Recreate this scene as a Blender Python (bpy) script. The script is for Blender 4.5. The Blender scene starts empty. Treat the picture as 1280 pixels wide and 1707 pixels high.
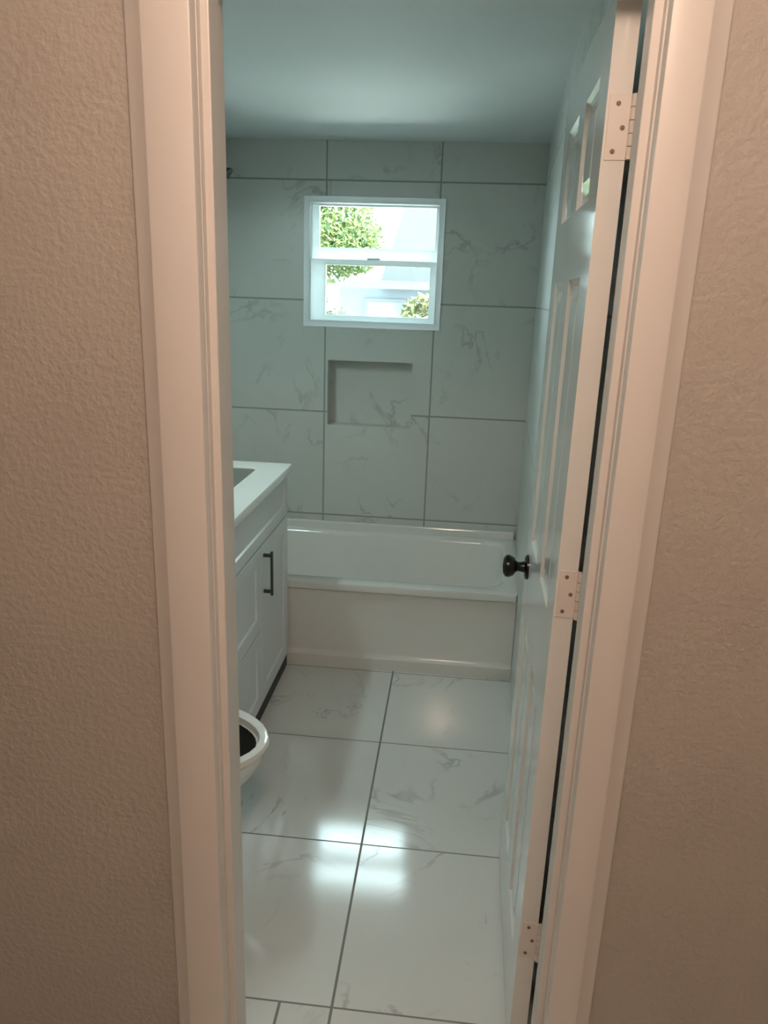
import bpy, bmesh, math, random
from mathutils import Vector, Matrix
random.seed(7)
C = bpy.context.scene.collection
R = math.radians
sc = bpy.context.scene

# ------------------------------------------------------------------ camera
CX, CY, CZ = 0.3747, -1.1064, 1.5545
YAW, PITCH, ROLL, FPX = 0.0898, 0.2802, 0.035, 1235.3
cd = bpy.data.cameras.new('camera'); cam = bpy.data.objects.new('camera', cd); C.objects.link(cam)
F = Vector((-math.sin(YAW)*math.cos(PITCH), math.cos(YAW)*math.cos(PITCH), -math.sin(PITCH)))
RT = Vector((math.cos(YAW), math.sin(YAW), 0)); UP = RT.cross(F)
R2 = math.cos(ROLL)*RT + math.sin(ROLL)*UP
U2 = -math.sin(ROLL)*RT + math.cos(ROLL)*UP
M = Matrix.Identity(4)
for i in range(3):
    M[i][0] = R2[i]; M[i][1] = U2[i]; M[i][2] = -F[i]
M[0][3], M[1][3], M[2][3] = CX, CY, CZ
cam.matrix_world = M
cd.sensor_fit = 'VERTICAL'; cd.sensor_height = 36; cd.lens = 36*FPX/1707; cd.clip_start = .02
sc.camera = cam

# ------------------------------------------------------------------ sky, sun, lamp, exposure
SKY = 18.0
FILL_BULB = 190.0; FILL_BULB_COL = (.79, 1, .97, 1)      # cool bulbs of the added fill lamp over the vanity
w = bpy.data.worlds.new('sky'); sc.world = w; w.use_nodes = True
bg = w.node_tree.nodes['Background']; bg.inputs[0].default_value = (.74, .95, 1.0, 1); bg.inputs[1].default_value = SKY
sd = bpy.data.lights.new('sun', 'SUN'); sd.energy = 40; sd.angle = R(1); sd.color = (1, .96, .88)
so = bpy.data.objects.new('sun', sd); C.objects.link(so); so.rotation_euler = Vector((.82, -.10, 1.1)).to_track_quat('Z', 'Y').to_euler()
pd = bpy.data.lights.new('hall_lamp_light', 'POINT'); pd.energy = 29; pd.color = (1, .70, .545); pd.shadow_soft_size = .09
po = bpy.data.objects.new('hall_lamp_light', pd); C.objects.link(po); po.location = (.40, -.98, 2.30)
ad = bpy.data.lights.new('window_portal', 'AREA'); ad.shape = 'RECTANGLE'; ad.size = .62; ad.size_y = .56
ad.cycles.is_portal = True
ao = bpy.data.objects.new('window_portal', ad); C.objects.link(ao); ao.location = (-.05, 2.70, 1.71); ao.rotation_euler = (R(-90), 0, 0)
sc.view_settings.view_transform = 'Standard'; sc.view_settings.look = 'None'
sc.view_settings.gamma = 1; sc.view_settings.use_curve_mapping = False; sc.view_settings.exposure = 0.12

# ------------------------------------------------------------------ materials
def nodes(name):
    m = bpy.data.materials.new(name); m.use_nodes = True
    t = m.node_tree; return m, t, t.nodes['Principled BSDF']
def N(t, kind, **k):
    n = t.nodes.new(kind)
    for a, v in k.items(): setattr(n, a, v)
    return n
def math_n(t, op, a, b=None):
    n = N(t, 'ShaderNodeMath', operation=op)
    for i, v in enumerate((a, b)):
        if v is None: continue
        if isinstance(v, (int, float)): n.inputs[i].default_value = v
        else: t.links.new(v, n.inputs[i])
    return n.outputs[0]
def ramp(t, fac, stops):
    n = N(t, 'ShaderNodeValToRGB'); e = n.color_ramp.elements
    while len(e) < len(stops): e.new(.5)
    for i, (p, c) in enumerate(stops): e[i].position = p; e[i].color = (*c, 1)
    t.links.new(fac, n.inputs[0]); return n.outputs[0]
def mixc(t, fac, a, b, blend='MIX'):
    n = N(t, 'ShaderNodeMix', data_type='RGBA', blend_type=blend)
    for i, v in ((0, fac), (6, a), (7, b)):
        if isinstance(v, (int, float)): n.inputs[i].default_value = v
        elif isinstance(v, tuple): n.inputs[i].default_value = (*v, 1)
        else: t.links.new(v, n.inputs[i])
    return n.outputs[2]

def paint(name, col, rough=.5, bump=0, bscale=60, var=.04, spec=.5, metal=0, detail=3, bdist=.002):
    m, t, b = nodes(name)
    tc = N(t, 'ShaderNodeTexCoord')
    nz = N(t, 'ShaderNodeTexNoise'); nz.inputs['Scale'].default_value = 3; nz.inputs['Detail'].default_value = 4
    t.links.new(tc.outputs['Object'], nz.inputs['Vector'])
    lo = tuple(max(0, c*(1-var)) for c in col); hi = tuple(min(1, c*(1+var)) for c in col)
    t.links.new(ramp(t, nz.outputs[0], [(.3, lo), (.7, hi)]), b.inputs['Base Color'])
    b.inputs['Roughness'].default_value = rough; b.inputs['Metallic'].default_value = metal
    b.inputs['Specular IOR Level'].default_value = spec
    if bump:
        n2 = N(t, 'ShaderNodeTexNoise'); n2.inputs['Scale'].default_value = bscale; n2.inputs['Detail'].default_value = detail
        t.links.new(tc.outputs['Object'], n2.inputs['Vector'])
        bp = N(t, 'ShaderNodeBump'); bp.inputs['Strength'].default_value = bump; bp.inputs['Distance'].default_value = bdist
        t.links.new(n2.outputs[0], bp.inputs['Height']); t.links.new(bp.outputs[0], b.inputs['Normal'])
    return m

def marble_tile(name, ax, off, pitch, grout, base, vein, groutcol, rough, spec=.5, extra=None):
    # spec: glaze reflectivity
    """large polished tiles: joints along two object axes, a few broken grey veins, each tile turned differently"""
    m, t, b = nodes(name)
    tc = N(t, 'ShaderNodeTexCoord'); sx = N(t, 'ShaderNodeSeparateXYZ'); t.links.new(tc.outputs['Object'], sx.inputs[0])
    mask = None; ids = []
    for k in (0, 1):
        v = math_n(t, 'DIVIDE', math_n(t, 'SUBTRACT', sx.outputs[ax[k]], off[k]), pitch[k])
        fl = math_n(t, 'FLOOR', v); ids.append(fl)
        fr = math_n(t, 'SUBTRACT', v, fl)
        d = math_n(t, 'MULTIPLY', math_n(t, 'MINIMUM', fr, math_n(t, 'SUBTRACT', 1.0, fr)), pitch[k])
        g = math_n(t, 'LESS_THAN', d, grout[k]/2)
        mask = g if mask is None else math_n(t, 'MAXIMUM', mask, g)
    if extra:                                                   # a cut-tile joint: axis 0 position, only below a limit on axis 1
        e = math_n(t, 'LESS_THAN', math_n(t, 'ABSOLUTE', math_n(t, 'SUBTRACT', sx.outputs[ax[0]], extra[0])), grout[0]/2)
        e = math_n(t, 'MULTIPLY', e, math_n(t, 'LESS_THAN', sx.outputs[ax[1]], extra[1]))
        mask = math_n(t, 'MAXIMUM', mask, e)
    cid = N(t, 'ShaderNodeCombineXYZ'); t.links.new(ids[0], cid.inputs[0]); t.links.new(ids[1], cid.inputs[1])
    wn = N(t, 'ShaderNodeTexWhiteNoise', noise_dimensions='3D'); t.links.new(cid.outputs[0], wn.inputs['Vector'])
    sc_ = N(t, 'ShaderNodeVectorMath', operation='SCALE'); t.links.new(wn.outputs['Color'], sc_.inputs[0]); sc_.inputs['Scale'].default_value = 23
    add = N(t, 'ShaderNodeVectorMath', operation='ADD'); t.links.new(tc.outputs['Object'], add.inputs[0]); t.links.new(sc_.outputs[0], add.inputs[1])
    n1 = N(t, 'ShaderNodeTexNoise'); n1.inputs['Scale'].default_value = 2.6; n1.inputs['Detail'].default_value = 6; n1.inputs['Distortion'].default_value = .9
    n1.inputs['Roughness'].default_value = .55
    t.links.new(add.outputs[0], n1.inputs['Vector'])
    dv = math_n(t, 'ABSOLUTE', math_n(t, 'SUBTRACT', n1.outputs[0], .5))
    line = math_n(t, 'SUBTRACT', 1.0, math_n(t, 'MINIMUM', math_n(t, 'DIVIDE', dv, .020), 1.0))
    n2 = N(t, 'ShaderNodeTexNoise'); n2.inputs['Scale'].default_value = 3.7; t.links.new(add.outputs[0], n2.inputs['Vector'])
    gate = N(t, 'ShaderNodeMapRange'); t.links.new(n2.outputs[0], gate.inputs[0]); gate.inputs[1].default_value = .47; gate.inputs[2].default_value = .66
    vf = math_n(t, 'MULTIPLY', math_n(t, 'MULTIPLY', line, gate.outputs[0]), .55)
    n3 = N(t, 'ShaderNodeTexNoise'); n3.inputs['Scale'].default_value = 1.8; n3.inputs['Detail'].default_value = 5; t.links.new(add.outputs[0], n3.inputs['Vector'])
    cloud = ramp(t, n3.outputs[0], [(.35, tuple(c*.93 for c in base)), (.65, base)])
    col = mixc(t, vf, cloud, vein)
    col = mixc(t, mask, col, groutcol)
    t.links.new(col, b.inputs['Base Color']); b.inputs['Specular IOR Level'].default_value = spec
    rr = N(t, 'ShaderNodeMapRange'); t.links.new(mask, rr.inputs[0]); rr.inputs[3].default_value = rough; rr.inputs[4].default_value = .8
    t.links.new(rr.outputs[0], b.inputs['Roughness'])
    bp = N(t, 'ShaderNodeBump', invert=True); bp.inputs['Strength'].default_value = .5; bp.inputs['Distance'].default_value = .0015
    t.links.new(mask, bp.inputs['Height']); t.links.new(bp.outputs[0], b.inputs['Normal'])
    return m

WHITE_TILE = (.74, .76, .74)
MT = {}
MT['floor'] = marble_tile('polished_marble_floor_tile', (0, 1), (.178, .19), (.53, .53), (.0065, .0045), WHITE_TILE, (.25, .25, .25), (.20, .20, .19), .10, extra=(.058, .19), spec=1.0)
MT['back'] = marble_tile('marble_wall_tile', (0, 2), (-.275, 1.0), (.528, .5365), (.008, .008), (.62, .66, .63), (.27, .29, .29), (.30, .33, .32), .33)
MT['side'] = marble_tile('marble_side_wall_tile', (1, 2), (2.565, 1.0), (.53, .5365), (.004, .006), (.62, .65, .62), (.3, .32, .32), (.4, .43, .42), .28)
MT['hallwall'] = paint('beige_orange_peel_paint', (.46, .425, .375), .6, .8, 85, .03, .3, bdist=.004)
MT['trim'] = paint('white_semigloss_trim_paint', (.745, .715, .675), .38, .08, 30, .02)
MT['door'] = paint('white_gloss_door_paint', (.78, .79, .76), .09, .05, 25, .02)
MT['bathpaint'] = paint('pale_bathroom_paint', (.68, .72, .70), .35, .06, 90, .02)
MT['ceil'] = paint('white_satin_ceiling_paint', (.71, .755, .765), .65, .05, 40, .02)
MT['vinyl'] = paint('white_window_vinyl', (.84, .86, .86), .3, 0, var=.01)
t_ = MT['vinyl'].node_tree; tl_ = N(t_, 'ShaderNodeBsdfTranslucent'); tl_.inputs[0].default_value = (.8, .86, .86, 1)   # thin hollow vinyl lets daylight glow through
mx_ = N(t_, 'ShaderNodeMixShader'); mx_.inputs[0].default_value = .32
t_.links.new(t_.nodes['Principled BSDF'].outputs[0], mx_.inputs[1]); t_.links.new(tl_.outputs[0], mx_.inputs[2]); t_.links.new(mx_.outputs[0], t_.nodes['Material Output'].inputs[0])
MT['tub'] = paint('white_tub_acrylic', (.76, .77, .74), .14, 0, var=.01)
MT['porcelain'] = paint('white_porcelain', (.80, .80, .77), .1, 0, var=.01)
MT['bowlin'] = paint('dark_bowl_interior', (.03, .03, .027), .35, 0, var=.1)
MT['cab'] = paint('white_cabinet_lacquer', (.74, .77, .78), .3, .03, 30, .015)
MT['counter'] = paint('white_cultured_marble', (.82, .83, .80), .14, 0, var=.03)
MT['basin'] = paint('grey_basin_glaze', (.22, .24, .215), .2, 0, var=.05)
MT['black'] = paint('matt_black_metal', (.025, .027, .027), .38, 0, var=.1, metal=.3)
MT['nickel'] = paint('dark_nickel_metal', (.10, .105, .10), .3, 0, var=.1, metal=.8)
MT['bronze'] = paint('dark_bronze_metal', (.02, .019, .018), .22, 0, var=.1, metal=.5)
MT['hinge'] = paint('painted_over_hinge', (.74, .70, .65), .4, .15, 120, .04)
MT['screw'] = paint('dark_screw_head', (.20, .13, .11), .5, 0, var=.1)
MT['plinth'] = paint('toe_board_painted_shade', (.035, .037, .03), .6, 0)  # near-black colour paints in the shade of the toe gap
MT['grass'] = paint('sunlit_pale_gravel', (.50, .50, .47), .9, .6, 40, .35)
MT['drive'] = paint('pale_concrete', (.10, .105, .11), .85, .2, 30, .08)
MT['bark'] = paint('pale_bark', (.05, .042, .038), .9, .6, 20, .2)
MT['siding'] = paint('pale_blue_siding', (.075, .09, .105), .6, 0, var=.04)
MT['roof'] = paint('blue_grey_roofing', (.0115, .0165, .018), .8, .4, 25, .12)
MT['housewhite'] = paint('pale_fascia_paint', (.07, .072, .074), .5, 0, var=.02)
MT['darkglass'] = paint('dark_house_glass', (.10, .12, .14), .08, 0)
def leafmat(name, a, b_):
    m, t, b = nodes(name)
    g = N(t, 'ShaderNodeNewGeometry')
    t.links.new(ramp(t, g.outputs['Random Per Island'], [(0, a), (1, b_)]), b.inputs['Base Color'])
    b.inputs['Roughness'].default_value = .55
    tr = N(t, 'ShaderNodeBsdfTranslucent'); t.links.new(ramp(t, g.outputs['Random Per Island'], [(0, a), (1, b_)]), tr.inputs[0])
    mx = N(t, 'ShaderNodeMixShader'); mx.inputs[0].default_value = .35
    out = t.nodes['Material Output']
    t.links.new(b.outputs[0], mx.inputs[1]); t.links.new(tr.outputs[0], mx.inputs[2]); t.links.new(mx.outputs[0], out.inputs[0])
    return m
MT['leaf1'] = leafmat('yellow_green_leaves', (.03, .085, .03), (.13, .135, .03))
MT['leaf2'] = leafmat('deep_green_leaves', (.014, .034, .016), (.03, .052, .026))
MT['leaf3'] = leafmat('pale_olive_leaves', (.055, .068, .026), (.115, .115, .045))
MT['leaf4'] = leafmat('silvery_green_leaves', (.09, .11, .085), (.16, .18, .14))
def glass(name, tint, refl):
    m, t, b = nodes(name); t.nodes.remove(b)
    tr = N(t, 'ShaderNodeBsdfTransparent'); tr.inputs[0].default_value = (*tint, 1)
    gl = N(t, 'ShaderNodeBsdfGlossy'); gl.inputs['Roughness'].default_value = .02
    fr = N(t, 'ShaderNodeFresnel'); fr.inputs[0].default_value = refl
    mx = N(t, 'ShaderNodeMixShader'); t.links.new(fr.outputs[0], mx.inputs[0])
    t.links.new(tr.outputs[0], mx.inputs[1]); t.links.new(gl.outputs[0], mx.inputs[2])
    t.links.new(mx.outputs[0], t.nodes['Material Output'].inputs[0]); return m
MT['glass'] = glass('window_glass', (.95, .98, .97), 1.45)
def screen_mat():
    m, t, b = nodes('insect_screen_mesh')
    b.inputs['Base Color'].default_value = (.05, .055, .055, 1); b.inputs['Roughness'].default_value = .7
    tr = N(t, 'ShaderNodeBsdfTransparent'); mx = N(t, 'ShaderNodeMixShader'); mx.inputs[0].default_value = .10
    t.links.new(tr.outputs[0], mx.inputs[1]); t.links.new(b.outputs[0], mx.inputs[2])
    t.links.new(mx.outputs[0], t.nodes['Material Output'].inputs[0]); return m
MT['screen'] = screen_mat()

# ------------------------------------------------------------------ mesh helpers
def box(bm, x0, x1, y0, y1, z0, z1, bev=0, seg=2):
    v = [bm.verts.new(p) for p in ((x0,y0,z0),(x1,y0,z0),(x1,y1,z0),(x0,y1,z0),(x0,y0,z1),(x1,y0,z1),(x1,y1,z1),(x0,y1,z1))]
    f = [bm.faces.new([v[i] for i in q]) for q in ((3,2,1,0),(4,5,6,7),(0,1,5,4),(1,2,6,5),(2,3,7,6),(3,0,4,7))]
    if bev:
        es = list({e for a in f for e in a.edges})
        bmesh.ops.bevel(bm, geom=es, offset=bev, segments=seg, profile=.5, affect='EDGES')
def cyl(bm, p0, p1, r0, r1=None, n=24, cap=True):
    r1 = r0 if r1 is None else r1
    p0, p1 = Vector(p0), Vector(p1); d = (p1-p0).normalized()
    a = d.orthogonal().normalized(); b = d.cross(a)
    rings = []
    for p, r in ((p0, r0), (p1, r1)):
        rings.append([bm.verts.new(p + r*(math.cos(2*math.pi*i/n)*a + math.sin(2*math.pi*i/n)*b)) for i in range(n)])
    for i in range(n): bm.faces.new((rings[0][i], rings[0][(i+1)%n], rings[1][(i+1)%n], rings[1][i]))
    if cap: bm.faces.new(rings[0][::-1]); bm.faces.new(rings[1])
def lathe(bm, org, axis, prof, n=32):
    """prof: (distance along axis, radius)"""
    org, d = Vector(org), Vector(axis).normalized(); a = d.orthogonal().normalized(); b = d.cross(a)
    rings = [[bm.verts.new(org + h*d + max(r, 1e-4)*(math.cos(2*math.pi*i/n)*a + math.sin(2*math.pi*i/n)*b)) for i in range(n)] for h, r in prof]
    for A, B in zip(rings, rings[1:]):
        for i in range(n): bm.faces.new((A[i], A[(i+1)%n], B[(i+1)%n], B[i]))
    bm.faces.new(rings[0][::-1]); bm.faces.new(rings[-1])
def loft(bm, rings, cap0=True, cap1=True):
    V = [[bm.verts.new(p) for p in r] for r in rings]; n = len(V[0])
    for A, B in zip(V, V[1:]):
        for i in range(n): bm.faces.new((A[i], A[(i+1)%n], B[(i+1)%n], B[i]))
    if cap0: bm.faces.new(V[0][::-1])
    if cap1: bm.faces.new(V[-1])
def obj(name, bm, mat, parent=None, smooth=False, bevel=0):
    bmesh.ops.recalc_face_normals(bm, faces=bm.faces[:])
    me = bpy.data.meshes.new(name); bm.to_mesh(me); bm.free()
    o = bpy.data.objects.new(name, me); C.objects.link(o); me.materials.append(mat)
    if parent is not None: o.parent = parent
    if bevel:
        bv = o.modifiers.new('bevel', 'BEVEL'); bv.width = bevel; bv.segments = 2; bv.limit_method = 'ANGLE'; bv.angle_limit = R(40)
    if smooth:
        me.polygons.foreach_set('use_smooth', [True]*len(me.polygons))
        me.set_sharp_from_angle(angle=R(42))
    return o
def struct(o, label=None, cat=None):
    o['kind'] = 'structure'
    if label: o['label'] = label; o['category'] = cat
    return o
def tag(o, label, cat, group=None):
    o['label'] = label; o['category'] = cat
    if group: o['group'] = group
    return o
def thing(name, label, cat, loc=(0, 0, 0), rotz=0, group=None):
    o = bpy.data.objects.new(name, None); C.objects.link(o); o.location = loc; o.rotation_euler = (0, 0, rotz)
    o.empty_display_size = .1
    return tag(o, label, cat, group)
def B(*a, **k):
    bm = bmesh.new(); box(bm, *a, **k); return bm
def wall_with_holes(x0, x1, z0, z1, y0, y1, holes):
    """slab in the XZ plane; holes = (x0,x1,z0,z1,back_y) with back_y None for right through"""
    xs = sorted({x0, x1, *[h[0] for h in holes], *[h[1] for h in holes]})
    zs = sorted({z0, z1, *[h[2] for h in holes], *[h[3] for h in holes]})
    bm = bmesh.new()
    for a, b in zip(xs, xs[1:]):
        for c, d in zip(zs, zs[1:]):
            mx, mz = (a+b)/2, (c+d)/2; yy = y0
            for h in holes:
                if h[0] < mx < h[1] and h[2] < mz < h[3]: yy = h[4]
            if yy is None: continue
            box(bm, a, b, yy, y1, c, d)
    bmesh.ops.remove_doubles(bm, verts=bm.verts[:], dist=1e-5)
    dup = {}
    for f in bm.faces: dup.setdefault(tuple(sorted(v.index for v in f.verts)), []).append(f)
    return bm

# ------------------------------------------------------------------ dimensions
W = .6107                    # clear width between the jambs
DY = .118                    # bathroom side of the door wall
BY = 2.565                   # tiled back wall
LX = -.80                    # bathroom left wall
HC = 2.242                   # bathroom ceiling
HEAD = 1.996                 # underside of the head jamb

# ------------------------------------------------------------------ floors, ceilings, walls
struct(obj('floor', B(-1.6, 1.7, -1.75, BY+.10, -.06, 0), MT['floor']), 'white polished marble-look tile floor with dark grout joints', 'floor')
struct(obj('ceiling', B(LX-.1, .9, .06, BY+.12, HC, HC+.1), MT['ceil']), 'satin white bathroom ceiling above the tub wall', 'ceiling')
struct(obj('ceiling_hall', B(-1.6, 1.7, -1.75, .06, 2.40, 2.5), MT['bathpaint']), 'hall ceiling in front of the doorway', 'ceiling')
WIN = (-.381, .280, 1.414, 2.003)
NICHE = (-.262, .162, .932, 1.258)
struct(obj('wall_back', wall_with_holes(LX-.1, .85, 0, HC, BY, BY+.14, [(*WIN, None), (*NICHE, BY+.085)]), MT['back']),
       'grey marble-tiled back wall with window and recessed niche', 'wall')
MT['niche'] = marble_tile('marble_niche_tile', (0, 2), (-1.0, .40), (2.0, 1.2), (.004, .004), (.62, .66, .63), (.27, .29, .29), (.30, .33, .32), .33)
bm = bmesh.new(); n0, n1, n2, n3 = NICHE
box(bm, n0, n1, BY+.081, BY+.0855, n2, n3)
for a in ((n0, n0+.003, n2, n3), (n1-.003, n1, n2, n3), (n0+.003, n1-.003, n2, n2+.003), (n0+.003, n1-.003, n3-.003, n3)):
    box(bm, a[0], a[1], BY+.0008, BY+.081, a[2], a[3])
obj('niche_lining', bm, MT['niche'], bpy.data.objects['wall_back'])
# left wall
struct(obj('wall_left', B(LX-.1, LX, .06, BY, 0, HC), MT['bathpaint']), 'pale painted left bathroom wall behind the vanity', 'wall')
# right wall: runs close behind the open door, then splays out towards the back corner
bm = bmesh.new()
pts = [(.648, DY), (.648, 1.20), (.727, BY), (.95, BY), (.95, DY)]
loft(bm, [[(x, y, 0) for x, y in pts], [(x, y, HC) for x, y in pts]])
struct(obj('wall_right', bm, MT['side']), 'pale tiled right wall seen past the open door', 'wall')
# door wall with the opening
struct(obj('wall_front', wall_with_holes(-1.6, 1.7, 0, 2.44, 0, DY-.006, [(-.02, W+.02, 0, HEAD+.02, None)]), MT['hallwall']),
       'beige orange-peel textured hall wall around the doorway', 'wall')
struct(obj('wall_hall_left', B(-1.7, -1.6, -1.75, .1, 0, 2.5), MT['hallwall']), 'beige hall wall far left', 'wall')
struct(obj('wall_hall_right', B(1.7, 1.8, -1.75, .1, 0, 2.5), MT['hallwall']), 'beige hall wall far right', 'wall')
struct(obj('wall_hall_rear', B(-1.7, 1.8, -1.85, -1.75, 0, 2.5), MT['hallwall']), 'beige hall wall behind the viewer', 'wall')

# jambs with stops
def jamb(side):
    bm = bmesh.new()
    if side == 'left':
        box(bm, -.019, 0, -.002, DY, 0, HEAD+.019, .0015); box(bm, -.002, .012, .014, .058, 0, HEAD, .002)
    elif side == 'right':
        box(bm, W, W+.019, -.002, DY, 0, HEAD+.019, .0015); box(bm, W-.012, W+.002, .014, .058, 0, HEAD, .002)
    else:
        box(bm, -.019, W+.019, -.002, DY, HEAD, HEAD+.019, .0015); box(bm, 0, W, .014, .058, HEAD-.012, HEAD+.002, .002)
    return bm
JR = struct(obj('trim_1', jamb('right'), MT['trim']), 'right door jamb with stop strip and painted hinge leaves', 'door jamb')
struct(obj('trim_2', jamb('left'), MT['trim']), 'left door jamb with narrow stop strip', 'door jamb')
struct(obj('trim_3', jamb('head'), MT['trim']), 'head jamb above the doorway', 'door jamb')
# casings: moulded profile (distance from the inner edge, thickness)
def casing_profile(wd):
    return [(0, 0), (0, .022), (.001, .0242), (.003, .025), (wd-.030, .025), (wd-.027, .0235), (wd-.025, .021), (wd-.004, .012), (wd-.001, .010), (wd, .008), (wd, 0)]
def casing(xin, sgn, wd, z1):
    bm = bmesh.new(); pr = [(xin+sgn*d, -t) for d, t in casing_profile(wd)]
    loft(bm, [[(x, y, 0) for x, y in pr], [(x, y, z1) for x, y in pr]]); return bm
struct(obj('trim_4', casing(-.0012, -1, .0965, HEAD+.001), MT['trim'], smooth=True), 'moulded white casing left of the doorway', 'door casing')
struct(obj('trim_5', casing(W+.0022, 1, .0785, HEAD+.001), MT['trim'], smooth=True), 'moulded white casing right of the doorway', 'door casing')
bm = bmesh.new(); pr = [(-t, HEAD+.001+d) for d, t in casing_profile(.085)]
loft(bm, [[(-.0977, y, z) for y, z in pr], [(W+.0807, y, z) for y, z in pr]])
struct(obj('trim_6', bm, MT['trim'], smooth=True), 'moulded white casing above the doorway', 'door casing')

# ------------------------------------------------------------------ door, open into the bathroom
DA = 1.2
door = thing('door_1', 'white six-panel door standing open on the right with black knob', 'door', (.569, .124, 0), R(90-DA))
door['kind'] = 'structure'
DW, DT, D0, D1 = .600, .035, .014, HEAD-.004
def door_slab():
    bm = bmesh.new()
    cols = [(.098, .258), (.345, .505)]
    rows = [(.20, .80), (1.0, 1.60), (1.72, 1.90)]
    xs = sorted({0, DW, *[c for p in cols for c in p]}); zs = sorted({D0, D1, *[c for p in rows for c in p]})
    def ispanel(a, c): return any(abs(a-p[0]) < 1e-6 for p in cols) and any(abs(c-r[0]) < 1e-6 for r in rows)
    for y, s in ((0, -1), (-DT, 1)):
        for a, b in zip(xs, xs[1:]):
            for c, d in zip(zs, zs[1:]):
                if not ispanel(a, c):
                    bm.faces.new([bm.verts.new(p) for p in ((a,y,c),(b,y,c),(b,y,d),(a,y,d))]); continue
                rings = []
                for ins, dep in ((0, 0), (.006, .006), (.012, .009), (.020, .009), (.040, .003), (.044, .003)):
                    rings.append([(a+ins, y+s*dep, c+ins), (b-ins, y+s*dep, c+ins), (b-ins, y+s*dep, d-ins), (a+ins, y+s*dep, d-ins)])
                loft(bm, rings, cap0=False)
    for q in (((0,0,D0),(0,-DT,D0),(0,-DT,D1),(0,0,D1)), ((DW,0,D0),(DW,-DT,D0),(DW,-DT,D1),(DW,0,D1)),
              ((0,0,D0),(DW,0,D0),(DW,-DT,D0),(0,-DT,D0)), ((0,0,D1),(DW,0,D1),(DW,-DT,D1),(0,-DT,D1))):
        bm.faces.new([bm.verts.new(p) for p in q])
    bmesh.ops.remove_doubles(bm, verts=bm.verts[:], dist=1e-5); return bm
obj('door_panel', door_slab(), MT['door'], door)
for s in (1, -1):
    y0 = 0 if s == 1 else -DT
    bm = bmesh.new(); lathe(bm, (.532, y0, .925), (0, s, 0), [(0, .031), (.004, .031), (.008, .026), (.009, .014), (.024, .0115), (.030, .015), (.036, .024), (.046, .0285), (.055, .027), (.061, .019), (.063, .001)])
    k = obj('door_knob', bm, MT['bronze'], door, smooth=True); k['label'] = 'dark bronze knob' if s == 1 else 'dark bronze knob on the wall side'
obj('latch_plate', B(DW-.0005, DW+.0015, -.030, -.005, .895, .955), MT['nickel'], door)
for zc in (1.807, 1.070, .317):
    h = obj('hinge', B(-.0015, .0005, -.036, -.004, zc-.044, zc+.044, bev=.0006, seg=1), MT['hinge'], door)
    bm = bmesh.new()
    for i in range(5): cyl(bm, (-.0055, -.0395, zc-.044+i*.0176+.0006), (-.0055, -.0395, zc-.044+(i+1)*.0176-.0006), .0055, n=16)
    obj('knuckle', bm, MT['hinge'], h, smooth=True)
    for dy, dz in ((-.017, .032), (-.026, .0), (-.015, -.032)):
        bm = bmesh.new(); lathe(bm, (-.0013, dy, zc+dz), (-1, 0, 0), [(0, .0036), (.0012, .0034), (.0014, .001)], 12)
        obj('screw', bm, MT['screw'], h)
    j = obj('hinge_leaf', B(W-.0016, W+.0004, .082, .114, zc-.044, zc+.044), MT['hinge'], JR)

# ------------------------------------------------------------------ window
win = thing('window_1', 'white vinyl single-hung window in the tiled back wall', 'window', ((WIN[0]+WIN[1])/2, BY, WIN[2])); win['kind'] = 'structure'
WX, WZ = win.location.x, win.location.z
def frame_bm(x0, x1, z0, z1, l, r, b, t_, y0, y1, bev=.003):
    bm = bmesh.new()
    x0 -= WX; x1 -= WX; z0 -= WZ; z1 -= WZ; y0 -= BY; y1 -= BY
    rings = []
    o = [(x0, z0), (x1, z0), (x1, z1), (x0, z1)]; i = [(x0+l, z0+b), (x1-r, z0+b), (x1-r, z1-t_), (x0+l, z1-t_)]
    V = [[bm.verts.new((p[0], y, p[1])) for p in q] for y in (y0, y1) for q in (o, i)]
    for k in range(4):
        n = (k+1) % 4
        bm.faces.new((V[0][k], V[0][n], V[1][n], V[1][k])); bm.faces.new((V[2][k], V[2][n], V[3][n], V[3][k]))
        bm.faces.new((V[0][k], V[0][n], V[2][n], V[2][k])); bm.faces.new((V[1][k], V[1][n], V[3][n], V[3][k]))
    if bev:
        bmesh.ops.recalc_face_normals(bm, faces=bm.faces[:])
        bmesh.ops.bevel(bm, geom=bm.edges[:], offset=bev, segments=2, profile=.5, affect='EDGES')
    return bm
obj('window_frame', frame_bm(WIN[0], WIN[1], WIN[2], WIN[3], .030, .028, .030, .028, BY-.010, BY+.13), MT['vinyl'], win)
us = obj('upper_sash', frame_bm(WIN[0]+.026, WIN[1]-.026, 1.715, WIN[3]-.025, .036, .016, .067, .010, BY+.050, BY+.085, .002), MT['vinyl'], win)
ls = obj('lower_sash', frame_bm(WIN[0]+.026, WIN[1]-.026, WIN[2]+.026, 1.728, .076, .032, .030, .026, BY+.016, BY+.046, .002), MT['vinyl'], win)
obj('pane', B(WIN[0]+.05-WX, WIN[1]-.034-WX, .066, .070, 1.77-WZ, WIN[3]-.03-WZ), MT['glass'], us)
obj('pane', B(WIN[0]+.09-WX, WIN[1]-.05-WX, .029, .033, WIN[2]+.05-WZ, 1.708-WZ), MT['glass'], ls)
obj('insect_screen', B(WIN[0]+.03-WX, WIN[1]-.03-WX, .1000, .1008, WIN[2]+.03-WZ, 1.72-WZ), MT['screen'], win)
obj('sash_lock', B(-.03, .03, .018, .044, 1.727-WZ, 1.737-WZ, bev=.003), MT['vinyl'], win)

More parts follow.
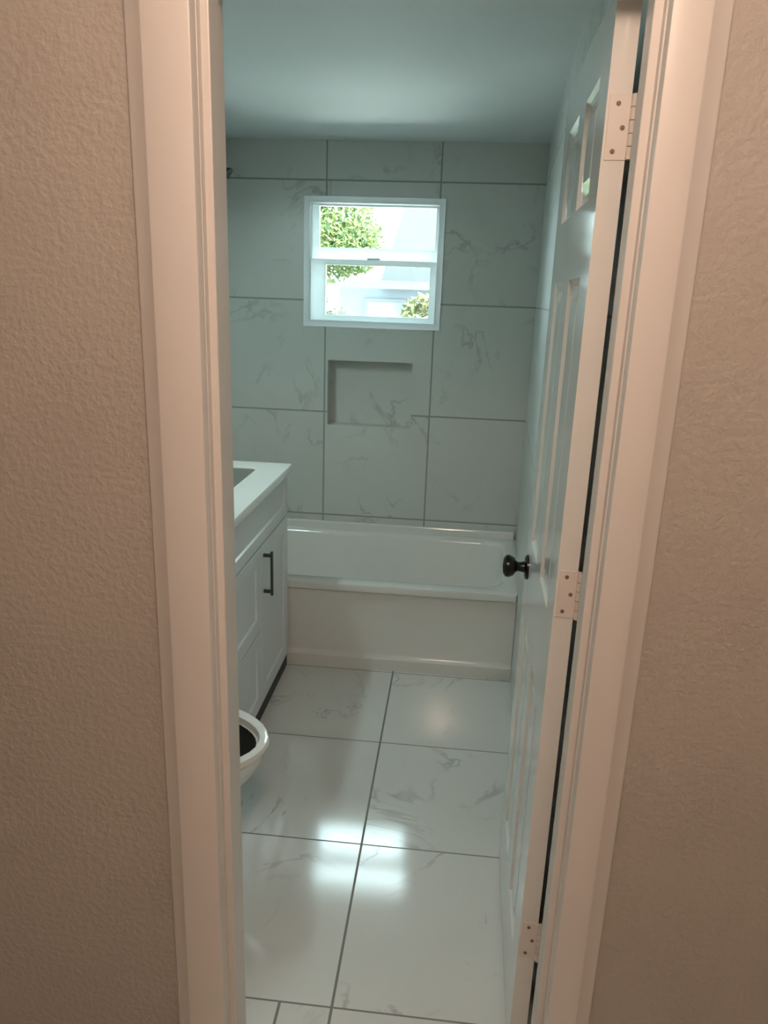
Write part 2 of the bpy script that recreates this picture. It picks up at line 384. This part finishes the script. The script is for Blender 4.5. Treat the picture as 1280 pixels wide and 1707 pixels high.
# ------------------------------------------------------------------ bathtub
def rrect(x0, x1, y0, y1, r, z, n=8, xr_front=None):
    out = []
    for cx, cy, a0 in ((x1-r, y1-r, 0), (x0+r, y1-r, 90), (x0+r, y0+r, 180), (x1-r, y0+r, 270)):
        for i in range(n+1):
            a = R(a0+90*i/n); out.append((cx+r*math.cos(a), cy+r*math.sin(a), z))
    return out
def splay(ring, k=.0575):                              # the right end follows the splayed wall
    return [(x - (k*(BY-y) if x > .3 else 0), y, z) for x, y, z in ring]
tub = thing('bathtub', 'white alcove bathtub along the tiled back wall', 'bathtub', (0, 1.80, 0))
bm = bmesh.new(); ty = 1.80
Rg = lambda *a, **k: [(x, y-ty, z) for x, y, z in splay(rrect(*a, **k))]
X0, X1, Y1 = LX+.002, .7262, BY-.003
loft(bm, [Rg(X0, X1, 1.800, Y1, .010, .357), Rg(X0, X1, 1.788, Y1, .012, .362), Rg(X0, X1, 1.786, Y1, .016, .384), Rg(X0, X1, 1.789, Y1, .018, .391),
          Rg(X0+.004, X1-.004, 1.800, Y1-.004, .02, .393), Rg(X0+.05, X1-.05, 1.856, Y1-.045, .10, .393), Rg(X0+.058, X1-.058, 1.864, Y1-.052, .11, .388),
          Rg(X0+.070, X1-.066, 1.874, Y1-.060, .12, .37), Rg(X0+.11, X1-.09, 1.905, Y1-.09, .13, .16), Rg(X0+.15, X1-.13, 1.94, Y1-.13, .14, .09), Rg(X0+.20, X1-.20, 1.99, Y1-.18, .12, .075)], cap0=False)
obj('tub_shell', bm, MT['tub'], tub, smooth=True)
bm = bmesh.new()
prof = [(1.80, .358), (1.808, .350), (1.812, .075), (1.808, .060), (1.795, .050), (1.795, .0), (1.86, 0), (1.86, .358)]
loft(bm, [[(X0, y-ty, z) for y, z in prof], [(.6815, y-ty, z) for y, z in prof]])
obj('apron', bm, MT['tub'], tub, smooth=True)
bm = bmesh.new(); box(bm, X0, .716, 2.538-ty, BY-.002-ty, .388, .432, .006)
obj('back_flange', bm, MT['tub'], tub)

# ------------------------------------------------------------------ vanity
VX, VY0, VY1 = -.285, .90, 1.782
van = thing('vanity_cabinet', 'white shaker vanity cabinet with dark bar pull beside the tub', 'cabinet', (-.54, 1.34, 0))
vb = lambda x0, x1, y0, y1, z0, z1, **k: B(x0+.54, x1+.54, y0-1.34, y1-1.34, z0, z1, **k)
bm = bmesh.new()                                   # hollow cabinet box: two ends, back, bottom, front rails
for a in ((LX+.002, VX-.017, VY0, VY0+.018, .052, .867), (LX+.002, VX-.017, VY1-.018, VY1, .052, .867), (LX+.002, LX+.014, VY0+.018, VY1-.018, .052, .867),
          (LX+.014, VX-.017, VY0+.018, VY1-.018, .052, .07), (VX-.037, VX-.017, VY0+.018, VY1-.018, .832, .867), (VX-.037, VX-.017, VY0+.018, VY1-.018, .67, .70), (VX-.037, VX-.017, 1.33, 1.37, .05, .67)):
    box(bm, a[0]+.54, a[1]+.54, a[2]-1.34, a[3]-1.34, a[4], a[5])
obj('carcass', bm, MT['cab'], van)
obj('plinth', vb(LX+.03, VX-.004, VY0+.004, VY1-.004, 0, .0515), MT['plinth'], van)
def shaker(y0, y1, z0, z1, name, rail=.055):
    bm = bmesh.new(); x0, x1 = VX-.017+.54, VX+.54
    y0 -= 1.34; y1 -= 1.34; d = .007
    def ring(ins, x): return [(x, y0+ins, z0+ins), (x, y1-ins, z0+ins), (x, y1-ins, z1-ins), (x, y0+ins, z1-ins)]
    loft(bm, [ring(0, x0), ring(0, x1-.0015), ring(.0015, x1), ring(rail, x1), ring(rail+.004, x1-d), ring(rail+.0045, x1-d)])
    return obj(name, bm, MT['cab'], van)
shaker(VY0+.003, VY1-.003, .690, .862, 'drawer_front', .045)
vd = shaker(1.352, VY1-.003, .058, .684, 'cabinet_door', .058)
dr = shaker(VY0+.003, 1.348, .372, .684, 'drawer')
dr2 = shaker(VY0+.003, 1.348, .058, .366, 'drawer')
# bar pull: flat bar on two square posts
bm = bmesh.new(); hx, hy = VX+.54, 1.392-1.34
box(bm, hx+.026, hx+.035, hy-.007, hy+.007, .487, .657, .002)
for z in (.502, .642): box(bm, hx-.001, hx+.028, hy-.006, hy+.006, z-.006, z+.006, .0015)
p = obj('bar_pull', bm, MT['nickel'], vd); p['label'] = 'dark metal bar pull'

ctop = thing('vanity_countertop', 'white vanity countertop with sunken basin', 'countertop', (-.54, 1.34, .868))
bm = bmesh.new()
def crect(x0, x1, y0, y1, r, z): return [(x+.54, y-1.34, z-.868) for x, y, z in rrect(x0, x1, y0, y1, r, z)]
cx1, cy0, cy1 = -.266, .885, 1.797
loft(bm, [crect(-.687, -.385, 1.033, 1.685, .03, .869), crect(LX+.003, cx1, cy0, cy1, .004, .869), crect(LX+.003, cx1, cy0, cy1, .004, .892), crect(LX+.005, cx1-.003, cy0+.003, cy1-.003, .004, .897),
          crect(-.69, -.382, 1.03, 1.688, .03, .897), crect(-.687, -.385, 1.033, 1.685, .03, .893), crect(-.687, -.385, 1.033, 1.685, .03, .869)], cap0=False, cap1=False)
obj('top_slab', bm, MT['counter'], ctop, smooth=True)
bm = bmesh.new()
loft(bm, [crect(-.688, -.384, 1.032, 1.686, .03, .8945), crect(-.672, -.392, 1.05, 1.672, .05, .86), crect(-.65, -.41, 1.08, 1.64, .06, .80), crect(-.62, -.44, 1.12, 1.60, .06, .775)], cap0=False)
o = obj('basin', bm, MT['basin'], ctop, smooth=True); o['label'] = 'grey shaded basin'
obj('back_splash', B(LX+.003+.54, LX+.021+.54, cy0-1.34, cy1-1.34, .0285, .11, bev=.003), MT['counter'], ctop)

# ------------------------------------------------------------------ toilet against the left wall
tl = thing('toilet', 'white toilet with open seat, its front just past the left jamb', 'toilet', (-.40, .565, 0))
def egg(xb, xf, hw, z, n=40, yc=0):
    out = []; xm = xb + (xf-xb)*.42
    for i in range(n):
        a = 2*math.pi*i/n; c, s = math.cos(a), math.sin(a)
        rx = (xf-xm) if c > 0 else (xm-xb)
        out.append((xm + rx*c*abs(c)**.12 + .40, yc + hw*s, z))
    return out
bm = bmesh.new()
loft(bm, [egg(-.66, -.255, .112, 0), egg(-.66, -.25, .115, .02), egg(-.65, -.26, .105, .10), egg(-.62, -.225, .115, .18), egg(-.58, -.155, .145, .26), egg(-.53, -.095, .172, .335),
          egg(-.52, -.074, .182, .375), egg(-.52, -.072, .183, .395), egg(-.515, -.078, .178, .402), egg(-.46, -.095, .140, .402)], cap1=False)
obj('bowl', bm, MT['porcelain'], tl, smooth=True)
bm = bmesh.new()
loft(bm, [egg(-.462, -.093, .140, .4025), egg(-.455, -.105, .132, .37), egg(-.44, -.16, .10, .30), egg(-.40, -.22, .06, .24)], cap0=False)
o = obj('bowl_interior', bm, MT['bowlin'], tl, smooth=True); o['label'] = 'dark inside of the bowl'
bm = bmesh.new()
loft(bm, [egg(-.47, -.090, .146, .404), egg(-.525, -.063, .187, .404), egg(-.527, -.060, .189, .412), egg(-.522, -.064, .185, .421), egg(-.50, -.072, .166, .424), egg(-.475, -.086, .148, .420), egg(-.47, -.090, .146, .404)], cap0=False, cap1=False)
obj('seat', bm, MT['porcelain'], tl, smooth=True)
bm = bmesh.new(); box(bm, -.565+.40, -.505+.40, -.10, .10, .40, .422, .006); obj('seat_hinge', bm, MT['porcelain'], tl)
bm = bmesh.new(); box(bm, -.792+.40, -.60+.40, -.21, .21, .36, .70, .02); box(bm, -.70+.40, -.52+.40, -.10, .10, .20, .395, .02); obj('tank', bm, MT['porcelain'], tl, smooth=True)
bm = bmesh.new(); box(bm, -.796+.40, -.592+.40, -.218, .218, .70, .735, .012); obj('tank_lid', bm, MT['porcelain'], tl, smooth=True)
# lid raised, leaning back on the tank
bm = bmesh.new()
def lidring(k, off):
    out = []
    for i in range(36):
        a = 2*math.pi*i/36; u = .20 + .20*k*math.cos(a); out.append((-.128 - .055*u/.40 + off, .178*k*math.sin(a), .425 + u))
    return out
loft(bm, [lidring(.95, -.002), lidring(1, .001), lidring(1, .010), lidring(.95, .014)])
obj('lid', bm, MT['porcelain'], tl, smooth=True)

# ------------------------------------------------------------------ added fill lamp over the vanity, unseen, brightens the bathroom
m_, t_, b_ = nodes('fill_bulb_glow'); b_.inputs['Emission Color'].default_value = FILL_BULB_COL; b_.inputs['Emission Strength'].default_value = FILL_BULB; MT['fill_bulb'] = m_
wl = thing('fill_lamp', 'added nickel three-shade fill lamp high above the vanity, unseen behind the left jamb', 'lamp', (LX, 1.30, 2.02))
obj('back_plate', B(0.001, .022, -.28, .28, -.045, .045, bev=.005), MT['nickel'], wl)
for y in (-.20, 0, .20):
    bm = bmesh.new(); cyl(bm, (.02, y, 0), (.10, y, .012), .007, n=14); obj('arm', bm, MT['nickel'], wl, smooth=True)
    bm = bmesh.new(); lathe(bm, (.105, y, .035), (0, 0, -1), [(0, .016), (.02, .022), (.045, .040), (.085, .060), (.086, .056), (.046, .036), (.022, .018), (.02, .001)]); sh_ = obj('fill_lamp_shade', bm, MT['nickel'], wl, smooth=True)
    bm = bmesh.new(); lathe(bm, (.105, y, .010), (0, 0, -1), [(0, .010)] + [(.012 + .030*(1-math.cos(a*math.pi/10)), max(.001, .030*math.sin(a*math.pi/10))) for a in range(2, 10)] + [(.072, .001)], 20); obj('fill_bulb', bm, MT['fill_bulb'], sh_, smooth=True)

# ------------------------------------------------------------------ shower head on the left alcove wall
sh = thing('shower_head', 'small black shower head high on the left by the ceiling', 'shower head', (LX, 2.18, 2.060))
bm = bmesh.new(); lathe(bm, (0.002, 0, 0), (1, 0, 0), [(0, .030), (.004, .030), (.008, .02), (.009, .011)]); obj('escutcheon', bm, MT['black'], sh, smooth=True)
bm = bmesh.new(); cyl(bm, (.005, 0, 0), (.08, 0, .004), .009, n=16); cyl(bm, (.078, 0, .005), (.148, 0, -.012), .009, n=16); obj('arm', bm, MT['black'], sh, smooth=True)
bm = bmesh.new(); lathe(bm, (.140, 0, -.006), (.75, 0, -.66), [(0, .011), (.012, .013), (.022, .024), (.034, .034), (.040, .034), (.041, .028), (.0415, .001)]); obj('spray_face', bm, MT['black'], sh, smooth=True)

# ------------------------------------------------------------------ outside the window
GZ = -.45
struct(obj('ground', B(-25, 25, BY+.15, 45, GZ-.1, GZ), MT['grass']), 'sunlit pale gravel outside the window', 'ground')
struct(obj('driveway', B(-6, 6, 9.5, 13.2, GZ, GZ+.015), MT['drive']), 'pale concrete driveway outside the window', 'driveway')
def leaves(bm, n, c, rad, size, seed):
    rnd = random.Random(seed)
    for _ in range(n):
        while True:
            p = Vector((rnd.uniform(-1, 1), rnd.uniform(-1, 1), rnd.uniform(-1, 1)))
            if .25 < p.length < 1: break
        p = Vector((c[0]+p.x*rad[0], c[1]+p.y*rad[1], c[2]+p.z*rad[2]))
        a = Vector((rnd.gauss(0, 1), rnd.gauss(0, 1), rnd.gauss(0, 1))).normalized(); b = a.orthogonal().normalized()
        s = size*rnd.uniform(.6, 1.3)
        q = [p-a*s, p+b*s*.45, p+a*s, p-b*s*.45]
        bm.faces.new([bm.verts.new(v) for v in q])
def tree(label, x, y, h, blobs, mat, seed, n=5000, size=.032, tr=.09, name='tree', group=None):
    t = thing(name, label, 'tree' if name == 'tree' else 'shrub', (x, y, GZ), 0, group)
    bm = bmesh.new()
    cyl(bm, (0, 0, 0), (.05, 0, h*.55), tr, tr*.7, 14); cyl(bm, (.05, 0, h*.53), (-.1, .05, h*.9), tr*.7, tr*.25, 12)
    for i in range(5):
        a = seed+i*1.3; cyl(bm, (.03, 0, h*(.35+.08*i)), (.03+math.cos(a)*h*.2, math.sin(a)*h*.2, h*(.5+.09*i)), tr*.35, tr*.1, 8)
    obj('trunk', bm, MT['bark'], t, smooth=True)
    bm = bmesh.new()
    for k, (dx, dy, dz, r) in enumerate(blobs): leaves(bm, n, (dx, dy, dz), (r, r, r*.85), size, seed*17+k)
    obj('foliage', bm, mat, t)
    return t
tree('leafy yellow-green tree seen left in the upper window pane', -1.85, 8.2, 3.3, [(.40, 0, 2.75, .75), (.85, -.2, 2.62, .46), (-.1, .1, 2.4, .55), (.65, .2, 3.2, .55)], MT['leaf1'], 3)
tree('olive shrub at the right of the lower window pane', .10, 7.2, 1.5, [(0, 0, 1.75, .40), (.3, .1, 1.5, .45), (-.12, 0, 1.35, .38)], MT['leaf3'], 8, 1800, .05, .04, 'shrub')
tree('small pale shrub at the left of the lower window pane', -1.20, 7.4, 1.3, [(0, 0, 1.72, .32), (.25, 0, 1.45, .34), (-.3, .1, 1.6, .4)], MT['leaf4'], 11, 1500, .05, .04, 'shrub')
hs = thing('house', 'pale neighbouring house with blue-grey roof beyond the window', 'house', (1.6, 17, GZ))
obj('wall', B(-4.1, 5, 0, 6, 0, 2.35), MT['siding'], hs)
bm = bmesh.new(); loft(bm, [[(-3.1, -.5, 2.30), (-3.1, 6.5, 2.30), (-2.6, 3, 5.2)], [(5.4, -.5, 2.30), (5.4, 6.5, 2.30), (4.8, 3, 5.2)]]); obj('roof', bm, MT['roof'], hs)
obj('fascia', B(-4.4, 5.4, -.55, -.5, 2.22, 2.40), MT['housewhite'], hs)
for x in (-3.0, -1.4):
    f = obj('house_window', B(x-.5, x+.5, -.04, .02, .95, 2.0), MT['housewhite'], hs)
    obj('window_pane', B(x-.42, x+.42, -.05, -.035, 1.03, 1.92), MT['darkglass'], f)
